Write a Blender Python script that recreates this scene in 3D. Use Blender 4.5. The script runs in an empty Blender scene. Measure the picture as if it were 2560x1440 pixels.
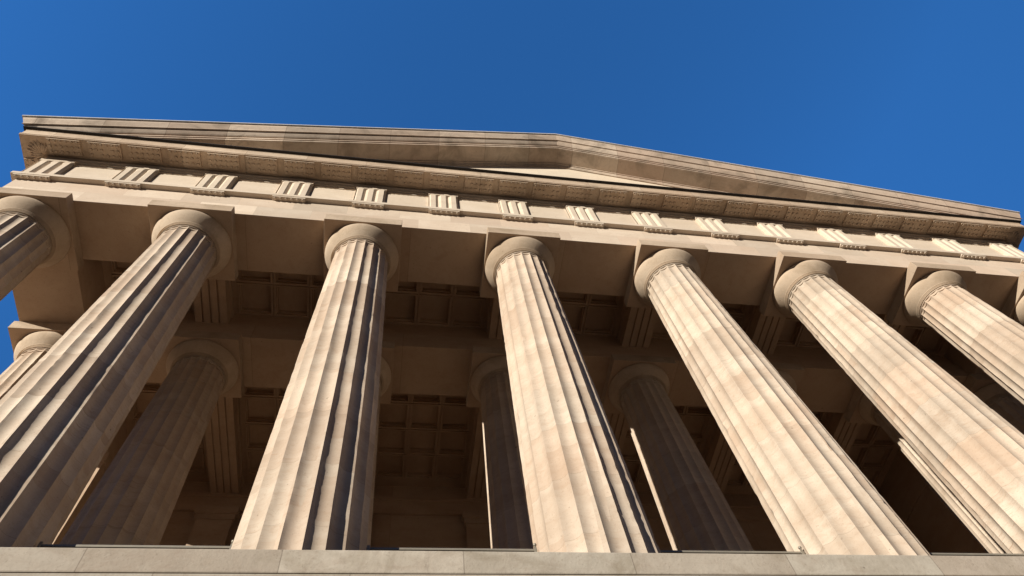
import bpy, math, random
from mathutils import Vector, Matrix, noise
R = math.radians
random.seed(7)
scn = bpy.context.scene
col = scn.collection

# ------------------------------------------------------------------ camera
CAM = Vector((-5.2424, -7.1247, -6.9518)); YAW, PIT, ROL = 0.3306, 1.0794, -0.2252
cd = bpy.data.cameras.new('camera'); cam = bpy.data.objects.new('camera', cd); col.objects.link(cam); scn.camera = cam
fw = Vector((math.sin(YAW)*math.cos(PIT), math.cos(YAW)*math.cos(PIT), math.sin(PIT)))
rt = Vector((math.cos(YAW), -math.sin(YAW), 0)); up = rt.cross(fw)
r2 = math.cos(ROL)*rt + math.sin(ROL)*up; u2 = -math.sin(ROL)*rt + math.cos(ROL)*up
m = Matrix((r2, u2, -fw)).transposed().to_4x4(); m.translation = CAM; cam.matrix_world = m
cd.sensor_width = 36; cd.lens = 1715.44/2560*36; cd.clip_start = .05; cd.clip_end = 3000

# ------------------------------------------------------------------ light
AZ, EL = R(50.5), R(15.5)            # sun stands to the left of the facade normal
sd = bpy.data.lights.new('sun', 'SUN'); so = bpy.data.objects.new('sun', sd); col.objects.link(so)
sd.energy = 5.0; sd.angle = R(.5); sd.color = (1.0, .935, .815)
trav = Vector((math.sin(AZ)*math.cos(EL), math.cos(AZ)*math.cos(EL), -math.sin(EL)))
so.rotation_euler = trav.to_track_quat('-Z', 'Y').to_euler(); so.location = (-20, -20, 20)
w = bpy.data.worlds.new('World'); scn.world = w; w.use_nodes = True
nt = w.node_tree; nt.nodes.clear()
sky = nt.nodes.new('ShaderNodeTexSky'); sky.sky_type = 'NISHITA'; sky.sun_disc = False
sky.sun_elevation = EL; sky.sun_rotation = R(180+50.5); sky.air_density = 1.0; sky.dust_density = 0.0; sky.ozone_density = 4.0
bg = nt.nodes.new('ShaderNodeBackground'); bg.inputs[1].default_value = .10
sky.altitude = 3000
tn = nt.nodes.new('ShaderNodeMix'); tn.data_type = 'RGBA'; tn.blend_type = 'MULTIPLY'; tn.inputs[0].default_value = 1.
tn.inputs[7].default_value = (.74, 1.80, 2.42, 1)           # tint towards deep blue
tc = nt.nodes.new('ShaderNodeTexCoord'); sxyz = nt.nodes.new('ShaderNodeSeparateXYZ'); nt.links.new(tc.outputs['Generated'], sxyz.inputs[0])
hz = nt.nodes.new('ShaderNodeMapRange'); hz.inputs[1].default_value = .20; hz.inputs[2].default_value = .80; hz.inputs[3].default_value = .02; hz.inputs[4].default_value = 1.
nt.links.new(sxyz.outputs[2], hz.inputs[0])
hm = nt.nodes.new('ShaderNodeVectorMath'); hm.operation = 'SCALE'; nt.links.new(sky.outputs[0], hm.inputs[0]); hy = nt.nodes.new('ShaderNodeMapRange'); hy.interpolation_type = 'SMOOTHSTEP'; hy.inputs[1].default_value = -.55; hy.inputs[2].default_value = .0; hy.inputs[3].default_value = .3; hy.inputs[4].default_value = 1.
nt.links.new(sxyz.outputs[1], hy.inputs[0]); hp = nt.nodes.new('ShaderNodeMath'); hp.operation = 'MULTIPLY'; nt.links.new(hz.outputs[0], hp.inputs[0]); nt.links.new(hy.outputs[0], hp.inputs[1])
nt.links.new(hp.outputs[0], hm.inputs[3])   # low sky and sky behind the camera dimmed to cut fill light
nt.links.new(hm.outputs[0], tn.inputs[6])
out = nt.nodes.new('ShaderNodeOutputWorld'); nt.links.new(tn.outputs[2], bg.inputs[0]); nt.links.new(bg.outputs[0], out.inputs[0])
scn.view_settings.view_transform = 'Standard'; scn.view_settings.look = 'None'
scn.view_settings.exposure = 0.35; scn.view_settings.gamma = 1.0

# ------------------------------------------------------------------ materials
def stone(name, c1, c2, vein, cell=None, joint=.45, jw=.006, veinamt=.5, stain=None, stainamt=0., tint=.16, drum=False, bump=.5, drumh=1.22, streak=0., big=1.1):
    """sandstone: cloudy colour, drifting veins, one tint per block, fine joints, pitted surface"""
    k_ = (1., .98, .98) if name.startswith(('soffit', 'ceiling', 'floor', 'paving')) else (1., 1.03, 1.06)  # warmer factor puts the shade tone into undersides, ceiling and floors
    c1, c2, vein = [tuple(a*b for a, b in zip(c, k_)) for c in (c1, c2, vein)]
    mt = bpy.data.materials.new(name); mt.use_nodes = True; N = mt.node_tree.nodes; L = mt.node_tree.links
    bs = N['Principled BSDF']; bs.inputs['Roughness'].default_value = .85; bs.inputs['Specular IOR Level'].default_value = .25
    def val(x):
        return x
    def mth(op, a, b=None, c=None):
        n = N.new('ShaderNodeMath'); n.operation = op
        for i, v in enumerate((a, b, c)):
            if v is None: continue
            if hasattr(v, 'links') or isinstance(v, bpy.types.NodeSocket): L.new(v, n.inputs[i])
            else: n.inputs[i].default_value = v
        return n.outputs[0]
    def mix(f, a, b, mode='MIX'):
        n = N.new('ShaderNodeMix'); n.data_type = 'RGBA'; n.blend_type = mode
        for i, v in ((0, f), (6, a), (7, b)):
            if isinstance(v, bpy.types.NodeSocket): L.new(v, n.inputs[i])
            elif i == 0: n.inputs[0].default_value = v
            else: n.inputs[i].default_value = (*v, 1)
        return n.outputs[2]
    def nz(vec, scale, detail=4, dist=0., rough=.55):
        n = N.new('ShaderNodeTexNoise'); n.inputs['Scale'].default_value = scale; n.inputs['Detail'].default_value = detail
        n.inputs['Distortion'].default_value = dist; n.inputs['Roughness'].default_value = rough; L.new(vec, n.inputs['Vector']); return n.outputs[0]
    def rng(v, a, b, c=0., d=1.):
        n = N.new('ShaderNodeMapRange'); n.inputs[1].default_value = a; n.inputs[2].default_value = b; n.inputs[3].default_value = c; n.inputs[4].default_value = d
        L.new(v, n.inputs[0]); return n.outputs[0]
    g = N.new('ShaderNodeNewGeometry'); pos = g.outputs['Position']
    sp = N.new('ShaderNodeSeparateXYZ'); L.new(pos, sp.inputs[0]); X, Y, Z = sp.outputs
    cmb = N.new('ShaderNodeCombineXYZ')
    jl = None
    if drum:
        cx = mth('FLOOR', mth('DIVIDE', X, 4.296)); cy = mth('FLOOR', mth('DIVIDE', Y, 3.0))
        off = mth('FRACT', mth('MULTIPLY', mth('SINE', mth('ADD', mth('MULTIPLY', cx, 12.99), mth('MULTIPLY', cy, 78.2))), 437.5))
        wob = mth('MULTIPLY', mth('SUBTRACT', nz(pos, 1.3, 2), .5), .015)
        zz = mth('ADD', mth('ADD', mth('DIVIDE', Z, drumh), off), wob)
        dz = mth('FLOOR', zz); fz = mth('FRACT', zz)
        L.new(cx, cmb.inputs[0]); L.new(cy, cmb.inputs[1]); L.new(dz, cmb.inputs[2])
        jl = mth('LESS_THAN', mth('ABSOLUTE', mth('SUBTRACT', fz, .5)), .5 - jw)   # 1 inside drum
    elif cell:
        fr = []
        zc = mth('DIVIDE', mth('SUBTRACT', Z, cell[5] if len(cell) > 5 else 0), cell[2]) if cell[2] else None
        row = mth('FLOOR', zc) if zc else None
        xx = mth('DIVIDE', mth('SUBTRACT', X, cell[3]), cell[0])
        if row: xx = mth('ADD', xx, mth('MULTIPLY', row, cell[6] if len(cell) > 6 else .5))
        fr.append((mth('FRACT', xx), cell[0])); L.new(mth('FLOOR', xx), cmb.inputs[0])
        if cell[1]:
            yy = mth('DIVIDE', mth('SUBTRACT', Y, cell[4]), cell[1]); fr.append((mth('FRACT', yy), cell[1])); L.new(mth('FLOOR', yy), cmb.inputs[1])
        if row: fr.append((mth('FRACT', zc), cell[2])); L.new(row, cmb.inputs[2])
        for f, s in fr:
            t = mth('LESS_THAN', mth('ABSOLUTE', mth('SUBTRACT', f, .5)), .5 - jw/s)
            jl = t if jl is None else mth('MULTIPLY', jl, t)
    wn = N.new('ShaderNodeTexWhiteNoise'); L.new(cmb.outputs[0], wn.inputs['Vector'])
    # streaked coordinates, shifted per block so that the veining breaks at every joint
    mp = N.new('ShaderNodeMapping'); mp.inputs['Scale'].default_value = (.75, .75, 2.2); mp.inputs['Rotation'].default_value = (R(14), R(-10), 0)
    sh = N.new('ShaderNodeVectorMath'); sh.operation = 'MULTIPLY_ADD'; L.new(wn.outputs['Color'], sh.inputs[0]); sh.inputs[1].default_value = (9, 9, 9); L.new(pos, sh.inputs[2])
    L.new(sh.outputs[0], mp.inputs['Vector'])
    base = mix(rng(nz(mp.outputs[0], .9, 5, .6), .36, .64), c1, c2)
    vn = nz(mp.outputs[0], 1.5, 7, 1.6, .6)
    vm = mth('SUBTRACT', 1., rng(mth('ABSOLUTE', mth('SUBTRACT', vn, .5)), .0, .085))
    msk = rng(nz(mp.outputs[0], .8, 3), .46, .66)
    base = mix(mth('MULTIPLY', mth('MULTIPLY', vm, msk), veinamt*.5), base, vein)
    pt = rng(nz(mp.outputs[0], 2.3, 6, .9, .65), .55, .74)
    base = mix(mth('MULTIPLY', pt, veinamt*.75), base, vein)
    tv = rng(wn.outputs['Value'], 0, 1, 1-tint, 1+tint*.55)
    gray = N.new('ShaderNodeCombineXYZ')
    for i, k in enumerate((1., 1.0, 1.0)): L.new(tv, gray.inputs[i])
    base = mix(1., base, gray.outputs[0], 'MULTIPLY')
    # each block leans a little to pink or to grey
    sc = N.new('ShaderNodeSeparateColor'); L.new(wn.outputs['Color'], sc.inputs[0])
    base = mix(rng(sc.outputs[1], .25, 1, 0, tint*(1.5 if drum else 2.2)), base, (vein[0]*1.18, vein[1]*1.12, vein[2]*1.1))
    if drum:
        # square repair patches let into single flutes
        to = N.new('ShaderNodeTexCoord'); so_ = N.new('ShaderNodeSeparateXYZ'); L.new(to.outputs['Object'], so_.inputs[0])
        sec = mth('FLOOR', mth('ADD', mth('DIVIDE', mth('ARCTAN2', so_.outputs[1], so_.outputs[0]), math.pi/10), .5))
        cp = N.new('ShaderNodeCombineXYZ'); L.new(sec, cp.inputs[0]); L.new(mth('ADD', cx, mth('MULTIPLY', cy, 31.)), cp.inputs[1])
        w1 = N.new('ShaderNodeTexWhiteNoise'); L.new(cp.outputs[0], w1.inputs['Vector'])
        L.new(mth('FLOOR', mth('ADD', mth('MULTIPLY', Z, 1.15), mth('MULTIPLY', w1.outputs['Value'], 5.))), cp.inputs[2])
        w2 = N.new('ShaderNodeTexWhiteNoise'); cp2 = N.new('ShaderNodeVectorMath'); cp2.operation = 'ADD'; L.new(cp.outputs[0], cp2.inputs[0]); cp2.inputs[1].default_value = (.5, 3.5, 7.5); L.new(cp2.outputs[0], w2.inputs['Vector'])
        base = mix(mth('MULTIPLY', mth('GREATER_THAN', w2.outputs['Value'], .86), .30), base, tuple(v*1.12 for v in c1))
        base = mix(mth('MULTIPLY', mth('LESS_THAN', w2.outputs['Value'], .10), .30), base, vein)
    if streak:
        ms = N.new('ShaderNodeMapping'); ms.inputs['Scale'].default_value = (2.2, 2.2, 34); ms.inputs['Rotation'].default_value = (R(7), R(-5), 0); L.new(pos, ms.inputs['Vector'])
        sk = rng(nz(ms.outputs[0], 1.6, 4, .5), .56, .72)
        base = mix(mth('MULTIPLY', mth('MULTIPLY', sk, rng(nz(pos, .55, 3), .48, .62)), streak), base, vein)
    if stain:
        s1 = rng(nz(pos, .9, 6, .8, .62), .50, .68)
        base = mix(mth('MULTIPLY', s1, stainamt), base, stain)
    med = nz(pos, 6.5, 5, .6, .68)
    base = mix(rng(med, .52, .72, 0, .30), base, vein)
    fine = nz(pos, 34, 4, 0, .7)
    base = mix(rng(fine, .57, .72, 0, .45), base, tuple(v*.62 for v in vein))
    pit = rng(nz(pos, 9, 3, 0, .6), .70, .76, 0, .6)
    base = mix(pit, base, tuple(v*.4 for v in vein))
    if jl is not None: base = mix(mth('MULTIPLY', mth('SUBTRACT', 1., jl), joint), base, tuple(v*.35 for v in vein))
    L.new(base, bs.inputs['Base Color'])
    b = N.new('ShaderNodeBump'); b.inputs['Strength'].default_value = bump; b.inputs['Distance'].default_value = .02
    h = mth('ADD', mth('ADD', mth('MULTIPLY', nz(pos, 3.2, 4, .4), big), mth('MULTIPLY', nz(pos, 22, 3), .22)), mth('MULTIPLY', fine, .10))
    if jl is not None: h = mth('ADD', h, mth('MULTIPLY', jl, .07))
    L.new(h, b.inputs['Height']); L.new(b.outputs[0], bs.inputs['Normal'])
    return mt
def plain(name, c, rough=.6, metal=0., var=.2, scale=6):
    mt = bpy.data.materials.new(name); mt.use_nodes = True; N = mt.node_tree.nodes; L = mt.node_tree.links
    bs = N['Principled BSDF']; bs.inputs['Roughness'].default_value = rough; bs.inputs['Metallic'].default_value = metal
    g = N.new('ShaderNodeNewGeometry'); n = N.new('ShaderNodeTexNoise'); n.inputs['Scale'].default_value = scale; n.inputs['Detail'].default_value = 6
    L.new(g.outputs['Position'], n.inputs['Vector'])
    mx = N.new('ShaderNodeMix'); mx.data_type = 'RGBA'; L.new(n.outputs[0], mx.inputs[0])
    mx.inputs[6].default_value = (*[v*(1-var) for v in c], 1); mx.inputs[7].default_value = (*[v*(1+var) for v in c], 1)
    L.new(mx.outputs[2], bs.inputs['Base Color'])
    b = N.new('ShaderNodeBump'); b.inputs['Strength'].default_value = .3; b.inputs['Distance'].default_value = .01; L.new(n.outputs[0], b.inputs['Height']); L.new(b.outputs[0], bs.inputs['Normal'])
    return mt
CRM = (.58, .472, .368); BUF = (.49, .382, .287); VEI = (.38, .25, .165)
M_SH = stone('shaft_sandstone', CRM, BUF, VEI, drum=True, jw=.003, joint=.32, veinamt=.5, tint=.17, bump=.22, streak=.75, big=.4)
M_CAP = stone('capital_sandstone', (.62, .485, .36), (.56, .425, .305), (.38, .265, .17), veinamt=.5, cell=(4.296, 3.0, 0, 0, -.7), joint=0, tint=.1, bump=.3, stain=(.32, .235, .155), stainamt=.5)
M_ABA = stone('abacus_sandstone', (.56, .43, .315), (.48, .36, .26), (.33, .225, .145), cell=(4.296, 3.0, 0, 0, -.7), joint=0, tint=.12, veinamt=.5, stain=(.30, .225, .15), stainamt=.6)
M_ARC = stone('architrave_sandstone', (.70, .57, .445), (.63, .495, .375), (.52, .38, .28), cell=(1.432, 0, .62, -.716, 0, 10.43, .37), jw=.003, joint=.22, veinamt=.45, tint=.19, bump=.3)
M_SOF = stone('soffit_shade_sandstone', (.56, .43, .31), (.50, .37, .26), (.38, .25, .165), cell=(4.296, 0, 0, -5.2, 0), jw=.006, joint=.4, veinamt=.5, tint=.1, bump=.25)  # darker copy of the architrave stone, shade of undersides put into its colour
M_FRZ = stone('frieze_sandstone', (.69, .57, .45), (.63, .51, .39), (.53, .40, .30), cell=(1.074, 0, 0, -.537, 0), jw=.003, joint=.1, veinamt=.35, tint=.07, bump=.3)
M_GEI = stone('cornice_sandstone', (.64, .495, .365), (.56, .42, .30), (.29, .18, .11), cell=(1.74, 0, 0, .3, 0), jw=.006, joint=.5, veinamt=.5, stain=(.22, .16, .11), stainamt=.45, tint=.14, bump=.3)
M_RAK = stone('raking_cornice_sandstone', (.70, .565, .445), (.61, .475, .365), (.38, .27, .20), cell=(1.66, 0, 0, .55, 0), jw=.007, joint=.55, veinamt=.55, stain=(.24, .19, .145), stainamt=.7, tint=.26, bump=.3)
M_TYM = stone('tympanum_sandstone', (.76, .64, .50), (.71, .58, .44), (.62, .48, .35), cell=(1.6, 0, .8, 0, 0, 13.8, .5), jw=.004, joint=.12, veinamt=.25, tint=.09, bump=.3)
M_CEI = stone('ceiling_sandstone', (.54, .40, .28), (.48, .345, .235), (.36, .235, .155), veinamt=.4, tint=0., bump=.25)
M_GRA = stone('podium_granite', (.49, .425, .345), (.40, .34, .27), (.29, .21, .155), cell=(2.095, 0, .34, -.15, 0, -1.388, .38), jw=.006, joint=.45, veinamt=.45, stain=(.22, .175, .12), stainamt=.65, tint=.14, bump=.6)
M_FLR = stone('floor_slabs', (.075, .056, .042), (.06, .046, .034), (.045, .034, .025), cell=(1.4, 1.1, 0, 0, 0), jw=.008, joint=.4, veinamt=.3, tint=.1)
M_PAV = stone('paving_stone', (.055, .042, .032), (.045, .035, .027), (.035, .027, .02), cell=(1.2, .9, 0, 0, 0), jw=.012, joint=.4, veinamt=.3, tint=.1)  # near-black tone holds down light bounced up to the soffits
M_ZNC = plain('weathered_zinc', (.70, .71, .72), .5, .0)
M_LED = plain('shadow_black_lead', (.022, .018, .016), .7)  # near-black lead, shade under the cornice lip put into its colour
M_RAIL = plain('dull_steel', (.30, .27, .22), .45, .35)
M_DRK = plain('dark_glass', (.012, .011, .011), .2)
M_WOD = plain('painted_timber', (.16, .11, .07), .6)

# ------------------------------------------------------------------ mesh helpers
class MB:
    def __init__(s): s.v = []; s.f = []; s.sm = []
    def quad(s, a, b, c, d, sm=False):
        n = len(s.v); s.v += [a, b, c, d]; s.f.append((n, n+1, n+2, n+3)); s.sm.append(sm)
    def box(s, x0, x1, y0, y1, z0, z1):
        n = len(s.v)
        s.v += [(x0,y0,z0),(x1,y0,z0),(x1,y1,z0),(x0,y1,z0),(x0,y0,z1),(x1,y0,z1),(x1,y1,z1),(x0,y1,z1)]
        for f in ((3,2,1,0),(4,5,6,7),(0,1,5,4),(1,2,6,5),(2,3,7,6),(3,0,4,7)): s.f.append(tuple(n+i for i in f)); s.sm.append(False)
    def grid(s, rows, close=False, sm=False, flip=False):
        n = len(s.v); w_ = len(rows[0])
        for r in rows: s.v += r
        for j in range(len(rows)-1):
            for i in range(w_ if close else w_-1):
                a = n+j*w_+i; b = n+j*w_+(i+1) % w_; c = b+w_; d = a+w_
                s.f.append((d, c, b, a) if flip else (a, b, c, d)); s.sm.append(sm)
    def cyl(s, x, y, z0, z1, r0, r1, n=12, cap=True, sm=True):
        a = [(x+r0*math.cos(2*math.pi*i/n), y+r0*math.sin(2*math.pi*i/n), z0) for i in range(n)]
        b = [(x+r1*math.cos(2*math.pi*i/n), y+r1*math.sin(2*math.pi*i/n), z1) for i in range(n)]
        s.grid([a, b], True, sm)
        if cap:
            k = len(s.v)-2*n; s.f.append(tuple(k+n-1-i for i in range(n))); s.f.append(tuple(k+n+i for i in range(n))); s.sm += [False, False]
    def sphere(s, x, y, z, r, n=14):
        rows = []
        for j in range(1, 8):
            t = math.pi*j/8
            rows.append([(x+r*math.sin(t)*math.cos(2*math.pi*i/n), y+r*math.sin(t)*math.sin(2*math.pi*i/n), z-r*math.cos(t)) for i in range(n)])
        s.grid(rows, True, True); k = len(s.v)-7*n
        s.f.append(tuple(k+n-1-i for i in range(n))); s.f.append(tuple(k+6*n+i for i in range(n))); s.sm += [True, True]
    def build(s, name, mat, parent=None, loc=(0, 0, 0), bevel=0):
        me = bpy.data.meshes.new(name); me.from_pydata(s.v, [], s.f); me.polygons.foreach_set('use_smooth', s.sm)
        me.materials.append(mat); me.update()
        o = bpy.data.objects.new(name, me); col.objects.link(o); o.location = loc
        if parent: o.parent = parent
        if bevel:
            b = o.modifiers.new('bevel', 'BEVEL'); b.width = bevel; b.segments = 2; b.limit_method = 'ANGLE'
        return o
def empty(name, loc, parent=None):
    o = bpy.data.objects.new(name, None); col.objects.link(o); o.location = loc
    if parent: o.parent = parent
    return o
def tag(o, label=None, cat=None, group=None, kind=None):
    for k, v in (('label', label), ('category', cat), ('group', group), ('kind', kind)):
        if v: o[k] = v
def box(name, mat, parent, *a, bevel=.006):
    b = MB(); b.box(*a); return b.build(name, mat, parent, bevel=bevel)

# ------------------------------------------------------------------ dimensions
TRI = 2.148; S = 2*TRI; XC = 14.612; ZF = -.75            # triglyph pitch, column pitch, corner column, floor
CX = [-XC] + [(i-4.5)*S for i in range(2, 8)] + [XC]
YA, YB = .86, 4.70                                        # axes of the two column rows
XE, YW = 15.56, 10.6                                      # edge of the entablature, back wall
ZAB, ZAR, ZTA, ZFR, ZTR = 10.08, 10.43, 11.65, 11.78, 13.15

portico = empty('portico', (0, 0, -8.55))
tag(portico, 'sunlit buff sandstone temple portico with two rows of fluted columns under a low pediment', 'building')
PL = (0, 0, 8.55)                                         # child offset so that meshes keep world coordinates
def P(o): o.location = PL; return o

# ------------------------------------------------------------------ setting
g = MB(); g.quad((-1500, -1500, -8.56), (1500, -1500, -8.56), (1500, 1500, -8.56), (-1500, 1500, -8.56))
o = g.build('ground', M_PAV); tag(o, 'dark stone paved forecourt below the podium', None, None, 'structure')

# podium: dressed granite wall with a slightly projecting top course
pm = MB(); pm.box(-17.2, 17.2, -.545, 22, -8.56, -1.39); P(pm.build('podium', M_GRA, portico, bevel=.01))
pc = MB(); pc.box(-17.2, 17.2, -.55, 22, -1.386, -1.05)
P(pc.build('podium_coping', M_GRA, portico, bevel=.018))
box('portico_floor', M_FLR, portico, -16.2, 16.2, -.16, 21, -1.049, ZF); P(bpy.data.objects['portico_floor'])

# ------------------------------------------------------------------ columns
def rad(z):
    r0, r1, zt = .919, .712, 9.53
    t = z/zt; return r0+(r1-r0)*t + .010*math.sin(math.pi*max(0, min(1, (z+1)/10.5)))
def shaft_mesh(seed, fine=True):
    mb = MB(); rnd = random.Random(seed); K = 10 if fine else 6
    z0, z1 = ZF+.002, 9.60
    n = 240 if fine else 60
    zs = [z0+(9.48-z0)*i/n for i in range(n)] + [9.48, 9.495, 9.497, 9.512, 9.514, 9.587, 9.589, 9.60]
    es = dict(zip(zs[-8:], (1., 1., 1.22, 1.22, .62, .62, 0., 0.)))
    chips = []
    if fine:
        for k in range(20): chips.append([(rnd.uniform(z0, 9.3), rnd.uniform(.03, .22), rnd.uniform(.004, .015)) for _ in range(rnd.randint(2, 6))])
    drums = [z0 + .9*k + rnd.uniform(-.15, .15) for k in range(1, 11)]
    off = Vector((seed*7.3, seed*3.1, 0))
    for k in range(20):
        ac = -math.pi/2 + k*math.pi/10                       # flute centred on the facade normal
        rows = []
        for z in zs:
            r = rad(z); e = es.get(z, 1.)
            row = []
            for i in range(K+1):
                t = 2*i/K-1; a = ac + t*math.pi/20
                u = t*t; d = r*.054*(1-u)
                chord = r*math.cos(math.pi/20)/math.cos(t*math.pi/20)
                rr = (chord-d)*e + r*(1-e)
                if fine:
                    p = Vector((rr*math.cos(a), rr*math.sin(a), z))
                    rr += (noise.noise(p*2.2+off)*.0026 + noise.noise(Vector((p.x*5, p.y*5, z*11))+off)*.0010)*e
                    if abs(t) > .99 and e > .5:
                        kk = k if t > 0 else (k-1) % 20       # arris shared by neighbours
                        am = max(0., noise.noise(Vector((kk*3.7, seed*5.1, z*3.2)))-.12)*.013 + abs(noise.noise(Vector((kk*9.7, seed*2.1, z*14))))*.0034
                        for (cz, cw, cdp) in chips[kk]:
                            if abs(z-cz) < cw: am = max(am, cdp*(1-((z-cz)/cw)**2))
                        # true shared position: same radius from both sides
                        rr = r - am + noise.noise(Vector((kk*1.9, seed*1.3, z*.8)))*.003
                row.append((rr*math.cos(a), rr*math.sin(a), z))
            rows.append(row)
        mb.grid(rows[:-7], False, True)
        for j in range(len(rows)-8, len(rows)-1): mb.grid(rows[j:j+2], False, True)
    # plain necking above the flutes
    nk = [[(r_*math.cos(2*math.pi*i/80), r_*math.sin(2*math.pi*i/80), z) for i in range(80)] for r_, z in ((rad(9.6)+.006, 9.598), (rad(9.6)+.008, 9.63))]
    mb.grid(nk, True, True)
    return mb
EPR = [(.725, 9.63), (.745, 9.63), (.745, 9.645), (.733, 9.652), (.755, 9.652), (.755, 9.668), (.743, 9.675), (.766, 9.675), (.766, 9.691), (.755, 9.698), (.778, 9.698),
       (.782, 9.714), (.815, 9.75), (.862, 9.81), (.908, 9.875), (.942, 9.935), (.962, 9.985), (.970, 10.02), (.966, 10.048), (.952, 10.068), (.935, 10.077)]
def echinus_mesh():
    mb = MB(); n = 72
    rows = [[(r*math.cos(2*math.pi*i/n), r*math.sin(2*math.pi*i/n), z) for i in range(n)] for r, z in EPR]
    # crisp annulets below, smooth bell above
    for j in range(11): mb.grid(rows[j:j+2], True, True)
    mb.grid(rows[11:], True, True)
    return mb
def abacus_mesh():
    mb = MB(); mb.box(-1., 1., -1., 1., ZAB, ZAR-.003); return mb
names = ['leftmost front column, half cut off by the picture edge', 'second front column from the left, shaded on its right side', 'third front column from the left, standing nearest the camera',
         'fourth front column, under the middle of the pediment', 'fifth front column, fully sunlit with pale patched drum', 'sixth front column, broad and fully sunlit',
         'seventh front column, leaning out of the right picture edge', 'rightmost front column, only its capital edge in view']
coarse = shaft_mesh(99, False).build('shaft', M_SH); ech0 = echinus_mesh().build('echinus', M_CAP); aba0 = abacus_mesh().build('abacus', M_ABA, bevel=.010)
first = True
for row, y in ((0, YA), (1, YB)):
    for i, x in enumerate(CX):
        c = empty('column', (x, y, 8.55), portico)
        c['group'] = 'front row columns' if row == 0 else 'rear row columns'
        if row == 0: c['label'] = names[i]
        elif i == 0: c['label'] = 'sunlit column of the rear row at the left corner'
        else: c['label'] = 'shaded column of the rear row behind the front columns'
        if row == 0 or i == 0:
            s = shaft_mesh(i+1+row*20).build('shaft', M_SH, c)
        else:
            if coarse.parent is None: s = coarse
            else: s = coarse.copy(); col.objects.link(s)
            s.parent = c
        s.rotation_euler = (0, 0, 0)
        for src, nm in ((ech0, 'echinus'), (aba0, 'abacus')):
            if src.parent is None: d = src
            else: d = src.copy(); col.objects.link(d)
            d.parent = c

# ------------------------------------------------------------------ architrave
def sweep(prof, yb=10.58, closed=False):
    """profile of (outward offset, z) carried round left side, front and right side with mitred corners"""
    mb = MB(); pts = prof+([prof[0]] if closed else [])
    path = lambda o: [(-XE-o, yb), (-XE-o, -o), (XE+o, -o), (XE+o, yb)]
    rows = [[(p[0], p[1], z) for p in path(o)] for o, z in pts]
    for j in range(len(rows)-1): mb.grid(rows[j:j+2], False, False)
    return mb
arch = empty('architrave', (0, 0, 8.55), portico)
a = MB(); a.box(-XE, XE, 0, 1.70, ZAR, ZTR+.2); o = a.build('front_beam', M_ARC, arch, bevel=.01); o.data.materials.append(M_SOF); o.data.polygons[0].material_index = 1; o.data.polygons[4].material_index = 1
for sx in (-1, 1):
    a = MB(); x0, x1 = sorted((sx*(XE-.06), sx*(XE-1.75))); a.box(x0, x1, 1.703, YW-.01, ZAR+.002, ZTR+.2); o = a.build('side_beam', M_ARC, arch, bevel=.01); o.data.materials.append(M_SOF)
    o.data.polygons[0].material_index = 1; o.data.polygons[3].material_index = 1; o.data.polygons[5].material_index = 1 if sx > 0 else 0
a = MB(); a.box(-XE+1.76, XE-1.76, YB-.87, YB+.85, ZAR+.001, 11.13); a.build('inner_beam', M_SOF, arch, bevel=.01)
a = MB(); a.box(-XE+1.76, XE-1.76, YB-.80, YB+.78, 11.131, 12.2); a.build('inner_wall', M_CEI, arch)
sweep([(-.3, ZTA), (.085, ZTA), (.085, ZFR), (-.3, ZFR)]).build('taenia', M_FRZ, arch, bevel=.006)
WT = .885
def tri_x(i):
    return [-15.122, 15.122][i > 7] if i in (0, 14) else (i-7)*TRI
def regula_mesh():
    mb = MB(); mb.box(-WT/2, WT/2, -.072, .07, 11.585, ZTA-.002)
    for k in range(6): mb.cyl((k-2.5)*.150, -.018, 11.548, 11.587, .036, .034, 14)
    return mb
aba0.data.materials.append(M_SOF); aba0.data.polygons[0].material_index = 1  # abacus underside takes the shade-toned stone
r0 = regula_mesh().build('regula', M_FRZ, arch, (tri_x(0), 0, 0), bevel=.004)
for i in range(1, 15):
    r = r0.copy(); col.objects.link(r); r.parent = arch; r.location = (tri_x(i), 0, 0)

# ------------------------------------------------------------------ frieze
frz = empty('frieze', (0, 0, 8.55), portico)
YM = .085
def tri_mesh():
    b, gq, h, D = .142, .162, .0675, .062
    xs = [(-WT/2, D), (-WT/2+h, 0)]; x = -WT/2+h
    for k in range(3):
        x += b; xs.append((x, 0))
        if k < 2: xs.append((x+gq/2, D)); x += gq; xs.append((x, 0))
    xs.append((WT/2, D))
    mb = MB(); zs = [(ZFR+.001, 1.), (12.90, 1.), (12.94, .93), (12.97, .78), (12.99, .55), (13.0, .3), (13.003, 0.)]
    rows = [[(px, -.02+d*e, z + (.0 if d == 0 else .0)) for px, d in xs] for z, e in zs]
    for i in range(len(xs)-1): mb.grid([[r[i], r[i+1]] for r in rows], False, False)
    mb.box(-WT/2-.004, WT/2+.004, -.024, .1, 13.004, ZTR)
    mb.box(-WT/2, WT/2, .064, .12, ZFR+.001, 13.003)
    mb.box(-WT/2-.0, -WT/2+.002, .0, .12, ZFR+.001, 13.003)
    return mb
t0 = tri_mesh().build('triglyph', M_FRZ, frz, (tri_x(0), 0, 0))
for i in range(1, 15):
    t = t0.copy(); col.objects.link(t); t.parent = frz; t.location = (tri_x(i), 0, 0)
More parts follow.
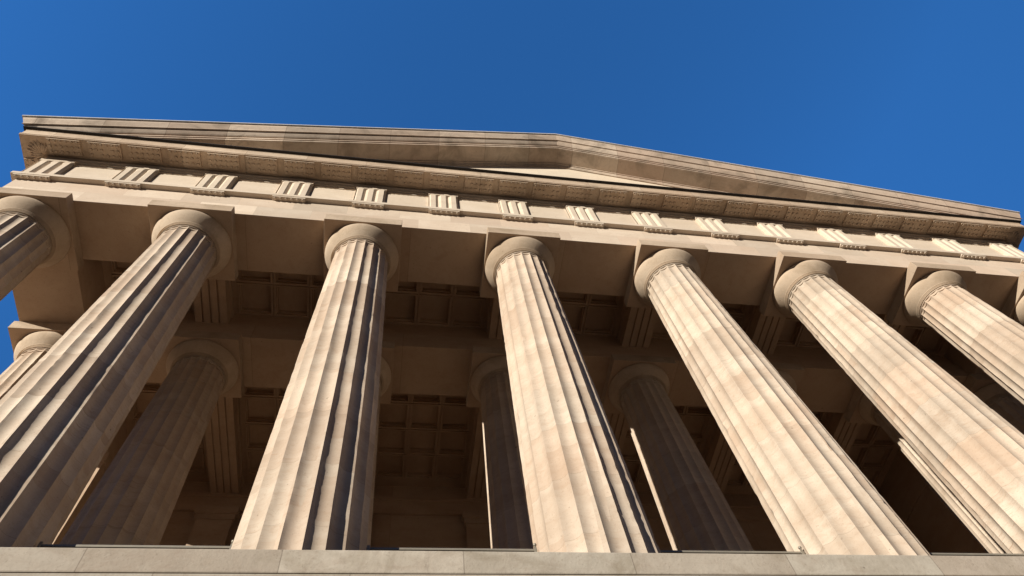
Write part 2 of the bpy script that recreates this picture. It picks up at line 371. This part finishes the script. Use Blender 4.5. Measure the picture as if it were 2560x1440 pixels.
# architrave block stands at y=0, metope slabs sit between the triglyphs in front of a recessed backing
def cut_front():
    o = [c for c in arch.children if c.name.startswith('front_beam')][0]
    bpy.data.objects.remove(o)
cut_front()
a = MB(); a.box(-XE+.06, XE-.06, .06, 1.70, ZAR, ZTA+.05); o = a.build('front_beam', M_ARC, arch, bevel=.01); o.data.materials.append(M_SOF); o.data.polygons[0].material_index = 1; o.data.polygons[4].material_index = 1  # underside and back take the shade-toned stone
a = MB(); a.box(-XE+.10, XE-.10, .10, 1.70, ZTA+.051, 13.5); a.build('frieze_backing', M_FRZ, frz)
for i in range(14):
    x0, x1 = tri_x(i)+WT/2, tri_x(i+1)-WT/2
    mb = MB(); mb.box(x0+.002, x1-.002, YM, .11, ZFR+.001, ZTR-.13); mb.box(x0+.002, x1-.002, YM-.025, .11, ZTR-.129, ZTR)
    mb.build('metope', M_FRZ, frz)
sweep([(-.09, ZTR+.001), (-.03, ZTR+.001), (-.03, 13.30), (.0, 13.31), (.0, 13.40), (-.2, 13.40)]).build('frieze_crown', M_FRZ, frz)

# ------------------------------------------------------------------ horizontal cornice
cor = empty('cornice', (0, 0, 8.55), portico)
SO, SI = (.575, 13.345), (.02, 13.43)                      # soffit, rising inward
prof = [(-.4, 13.43), SI, SO, (.604, 13.345), (.606, 13.38), (.585, 13.385), (.585, 13.40), (.612, 13.405), (.614, 13.445), (.600, 13.455), (.600, 13.74), (.62, 13.79), (.62, 13.80), (-.4, 13.80)]
sweep(prof).build('geison', M_GEI, cor)
sweep([(.3, 13.802), (.695, 13.802), (.695, 13.832), (.3, 13.835)]).build('lead_shadow_capping', M_LED, cor)  # lip whose black colour draws the shadow line along the cornice top
HW = .437
def mutule_mesh(seed, miss=0):
    rnd = random.Random(seed); mb = MB()
    zf = lambda o: 13.345+(.575-o)*(13.43-13.345)/.555
    o1, o0 = .566, .10
    T = .055
    v = [(-HW, -o1, zf(o1)-T), (HW, -o1, zf(o1)-T), (HW, -o0, zf(o0)-T), (-HW, -o0, zf(o0)-T), (-HW, -o1, zf(o1)+.01), (HW, -o1, zf(o1)+.01), (HW, -o0, zf(o0)+.01), (-HW, -o0, zf(o0)+.01)]
    n = len(mb.v); mb.v += v
    for f in ((3,2,1,0),(4,5,6,7),(0,1,5,4),(1,2,6,5),(2,3,7,6),(3,0,4,7)): mb.f.append(tuple(n+i for i in f)); mb.sm.append(False)
    for j, o_ in enumerate((.505, .345, .185)):
        for k in range(6):
            if rnd.random() < .045: continue
            mb.cyl((k-2.5)*.145, -o_, zf(o_)-T-.036, zf(o_)-T+.002, .034, .040, 10)
    return mb
mm = [mutule_mesh(s) .build('mutule', M_GEI, cor) for s in range(4)]
xs = [-15.03]+[(i-14)*1.074 for i in range(1, 28)]+[15.03]
for i, x in enumerate(xs):
    src = mm[i % 4]
    if i < 4: o = src
    else: o = src.copy(); col.objects.link(o)
    o.parent = cor; o.location = (x, 0, 0)
for sx in (-1, 1):
    for k in range(5):
        o = mm[k % 4].copy(); col.objects.link(o); o.parent = cor; o.location = (sx*XE, .53+k*1.074, 0); o.rotation_euler = (0, 0, R(-90*sx*-1) if sx > 0 else R(-90))
# palmette carved on the corner of the soffit
for sx in (-1, 1):
    pmb = MB(); cx, cy, cz = sx*(XE+.06), -.06, 13.395
    for k in range(11):
        a = R(-28 + k*14.6); L_ = .44 if 3 <= k <= 7 else .34
        dx, dy = sx*math.cos(a), -math.sin(a)
        nx, ny = -dy, dx
        rows = []
        for j in range(9):
            t = j/8; wd = .014+.040*math.sin(math.pi*min(1, t*1.02))**.7*t**.5; hh = .012+.075*math.sin(math.pi*t)**.6
            c_ = (cx+dx*L_*t, cy+dy*L_*t)
            row = []
            for q in range(7):
                b_ = math.pi*q/6; row.append((c_[0]+nx*wd*math.cos(b_), c_[1]+ny*wd*math.cos(b_), cz+.02-.04*t-hh*math.sin(b_)))
            rows.append(row)
        pmb.grid(rows, False, True)
    pmb.build('palmette', M_GEI, cor)

# ------------------------------------------------------------------ pediment
ped = empty('pediment', (0, 0, 8.55), portico)
ZAP, SL = 18.57, .2660
def rake(prof, name, mat, sx, n=48, zmin=13.838):
    mb = MB(); rows = []
    for y, dz in prof:
        xe = XE+(-y if y < 0 else 0) if y > -2 else XE
        row = []
        for i in range(n+1):
            x = xe*i/n; z = max(ZAP+dz-SL*x, zmin)
            row.append((sx*x, y, z))
        rows.append(row)
    for j in range(len(rows)-1): mb.grid(rows[j:j+2], False, False, flip=(sx > 0))
    # end cap at the eaves
    k = len(mb.v); mb.v += [r[-1] for r in rows]; mb.f.append(tuple(k+i for i in range(len(rows)))); mb.sm.append(False)
    return mb.build(name, mat, ped)
RP = [(21, -.02), (-.832, -.002), (-.838, -.04), (-.825, -.10), (-.785, -.20), (-.752, -.28), (-.738, -.325), (-.755, -.330), (-.757, -.362), (-.715, -.368), (-.700, -.385),
      (-.690, -.43), (-.635, -.52), (-.605, -.555), (-.560, -.562), (-.560, -.60), (-.580, -.605), (-.580, -.675), (-.540, -.68), (-.540, -.715), (-.556, -.72), (-.556, -.79),
      (-.505, -.80), (-.015, -.865), (-.015, -.915), (.02, -.92), (.035, -.96), (.06, -1.0), (.06, -1.04), (.13, -1.045)]
for sx in (-1, 1):
    o = rake(RP, 'raking_cornice', M_RAK, sx)
    rake([(21, .004), (-.885, .004), (-.885, .050), (21, .050)], 'zinc_drip_edge', M_ZNC, sx)
# tympanum slab
tm = MB(); n = 40
for sx in (-1, 1):
    top = []; bot = []
    for i in range(n+1):
        x = 15.0*i/n; z = max(ZAP-.98-SL*x, 13.84); top.append((sx*x, .10, z)); bot.append((sx*x, .10, 13.80))
    tm.grid([bot, top], False, False, flip=(sx < 0))
tm.build('tympanum', M_TYM, ped)
for sx in (-1, 1):   # gable backing so that no light passes behind the slab
    gb = MB(); gb.v += [(0, .4, 13.5), (sx*15.4, .4, 13.5), (sx*15.4, .4, 13.9), (0, .4, 17.9)]; gb.f.append((0, 1, 2, 3)); gb.sm.append(False); gb.build('gable_backing', M_TYM, ped)

# ------------------------------------------------------------------ ceiling
ZC = 11.80
def coffers(x0, x1, y0, y1, nx, ny):
    mb = MB(); px, py = (x1-x0)/nx, (y1-y0)/ny
    prof = [(0, .05), (.02, .05), (.02, 0), (.078, 0), (.078, .09), (.108, .09), (.112, .22)]
    for i in range(nx):
        for j in range(ny):
            a, b, c, d = x0+i*px, x0+(i+1)*px, y0+j*py, y0+(j+1)*py
            ring = lambda e, z: [(a+e, c+e, ZC+z), (b-e, c+e, ZC+z), (b-e, d-e, ZC+z), (a+e, d-e, ZC+z)]
            mb.grid([ring(e, z) for e, z in prof], True, False, flip=True)
            mb.quad(*ring(.112, .22)[::-1])
    return mb
def ceiling(x0, x1, y0, y1, nx, ny, my0, my1, wx):
    """a bay of coffering with a plain margin; wx is the coffered width"""
    cxm = (x0+x1)/2; a, b = cxm-wx/2, cxm+wx/2
    mb = coffers(a, b, y0+my0, y1-my1, nx, ny)
    for q in ((x0, a, y0, y1), (b, x1, y0, y1), (a, b, y0, y0+my0), (a, b, y1-my1, y1)):
        if q[1]-q[0] > .01 and q[3]-q[2] > .01:
            mb.quad((q[0], q[2], ZC+.02), (q[0], q[3], ZC+.02), (q[1], q[3], ZC+.02), (q[1], q[2], ZC+.02))
    mb.build('coffered_ceiling', M_CEI, ceil)
ceil = empty('ceiling', (0, 0, 8.55), portico)
BW = .47
edges = [-XE+1.75]+CX[1:7]+[XE-1.75]
for k in range(7):
    xa = edges[k]+(BW-.02 if k > 0 else -.1); xb = edges[k+1]-(BW-.02 if k < 6 else -.1)
    nx = 3 if 0 < k < 6 else 2; wx = 1.05*nx if nx == 3 else 2.1
    ceiling(xa, xb, 1.69, YB-.79, nx, 2, .02, .02, wx)
    ceiling(xa, xb, YB+.77, YW+.05, nx, 4, .36, .42, wx)
def beam(x, y0, y1, name='ceiling_beam'):
    w_, gr, gw = BW, .05, .022
    xs_ = [(-w_, 12.1), (-w_-.0, 11.62), (-w_+.06, 11.60), (-w_+.06, 11.50), (-w_+.02, 11.48), (-w_+.02, 11.13)]
    fl = 4; tw = 2*(w_-.02); fw_ = tw/fl; cur = -w_+.02
    for q in range(fl):
        cur += fw_
        if q < fl-1: xs_ += [(cur-gw, 11.13), (cur-gw, 11.13+gr), (cur+gw, 11.13+gr), (cur+gw, 11.13)]
    xs_ += [(w_-.02, 11.13), (w_-.02, 11.48), (w_-.06, 11.50), (w_-.06, 11.60), (w_, 11.62), (w_, 12.1)]
    mb = MB(); rows = [[(x+a, y0, z), (x+a, y1, z)] for a, z in xs_]
    mb.grid(rows, False, False); mb.build(name, M_CEI, ceil)
for x in CX[1:7]:
    beam(x, 1.69, YB-.79); beam(x, YB+.77, YW+.05)
rb = MB(); rb.box(-XE+.12, XE-.12, 1.0, 21, 12.25, 12.4); rb.build('roof_slab', M_CEI, ceil)

# ------------------------------------------------------------------ back wall of the portico with added side antae, doors and windows
bw = empty('rear_wall', (0, 0, 8.55), portico)
wl = MB(); wl.box(-XE-.1, XE+.1, YW, YW+.6, ZF+.001, 12.2); wl.build('wall', M_SOF, bw)
wb = MB(); wb.box(-XE+1.76, XE-1.76, YW-.10, YW-.001, ZAR, 11.0); wb.box(-XE+1.76, XE-1.76, YW-.16, YW-.001, 11.001, 11.13); wb.build('wall_architrave', M_CEI, bw)
for x in CX[1:7]:
    pb = MB(); pb.box(x-.55, x+.55, YW-.22, YW-.102, ZF+.001, 9.9); pb.box(x-.60, x+.60, YW-.27, YW-.102, 9.901, 10.1); pb.box(x-.66, x+.66, YW-.33, YW-.102, 10.101, 10.40)
    pb.build('pilaster', M_SOF, bw)
for k in range(7):
    x = (CX[k]+CX[k+1])/2
    f = MB(); f.box(x-1.05, x-.85, YW-.12, YW-.002, 0., 8.2); f.box(x+.85, x+1.05, YW-.12, YW-.002, 0., 8.2); f.box(x-1.05, x+1.05, YW-.12, YW-.002, 8.201, 8.5); f.box(x-1.2, x+1.2, YW-.28, YW-.002, 8.501, 8.75)
    fo = f.build('window_frame', M_CEI, bw)
    gl = MB(); gl.box(x-.85, x+.85, YW-.03, YW-.003, 0, 8.2); gl.build('window_pane', M_DRK, fo)
    mu = MB()
    for q in range(1, 3): mu.box(x-.85+q*.567-.02, x-.85+q*.567+.02, YW-.05, YW-.031, 0, 8.2)
    for q in range(1, 8): mu.box(x-.85, x+.85, YW-.053, YW-.034, q*1.02, q*1.02+.04)
    mu.build('muntins', M_WOD, fo)
for sx in (-1, 1):
    a, b = sorted((sx*(XE-.02), sx*(XE-1.73))); q = MB(); q.box(a, b, 8.3, YW-.002, ZF+.001, 10.09); q.box(a-.06, b+.06, 8.24, YW-.002, 10.091, ZAR-.002); q.build('added_anta', M_SOF, bw)  # end walls added to keep side sky off the rear corners
# side wings of the building behind the portico
for sx in (-1, 1):
    wg = empty('side_wing', (0, 0, 8.55), portico)
    a, b = sorted((sx*15.7, sx*42)); q = MB(); q.box(a, b, YW+.3, 36, -8.56, 13.1); q.box(a, b, YW, 36, 13.101, 13.8); q.build('wall', M_SOF, wg)
    for k in range(6):
        x = sx*(18.5+k*4.2)
        for z0 in (-5.5, 1., 7.2):
            f = MB(); f.box(x-.9, x+.9, YW+.18, YW+.299, z0, z0+3.4); fo = f.build('window', M_CEI, wg)
            gl = MB(); gl.box(x-.7, x+.7, YW+.15, YW+.179, z0+.2, z0+3.2); gl.build('pane', M_DRK, fo)

# ------------------------------------------------------------------ guard railings between the front columns
RL = ['far left bay', 'second bay from the left', 'third bay from the left',
      'middle bay of the front', 'fifth bay from the left', 'sixth bay from the left', 'last bay on the right']
for k in range(7):
    xa, xb = CX[k]+.90, CX[k+1]-.90; L_ = xb-xa
    t = empty('guard_railing', (xa, YA-.02, ZF))
    tag(t, 'low steel guard railing with ball finial in the '+RL[k], 'railing', 'steel railings between the front columns')
    H = .225-ZF
    b = MB(); b.box(.0, L_, -.028, .028, H-.045, H-.005); b.build('top_rail', M_RAIL, t, bevel=.006)
    b = MB(); b.box(.0, L_, -.018, .018, H-.135, H-.11); b.box(.0, L_, -.018, .018, .12, .15); b.build('lower_rail', M_RAIL, t)
    n = int(L_/.2)
    for q in range(1, n):
        b = MB(); x = L_*q/n; b.box(x-.009, x+.009, -.009, .009, .151, H-.046); b.build('baluster', M_RAIL, t)
    for x in (.03, L_-.03):
        b = MB(); b.box(x-.02, x+.02, -.046, -.03, 0.003, H+.02); po = b.build('end_post', M_RAIL, t)
        if x > 1:
            b = MB(); b.cyl(x, -.038, H+.021, H+.035, .012, .012, 10); b.sphere(x, -.038, H+.058, .028); b.build('ball_finial', M_RAIL, po)
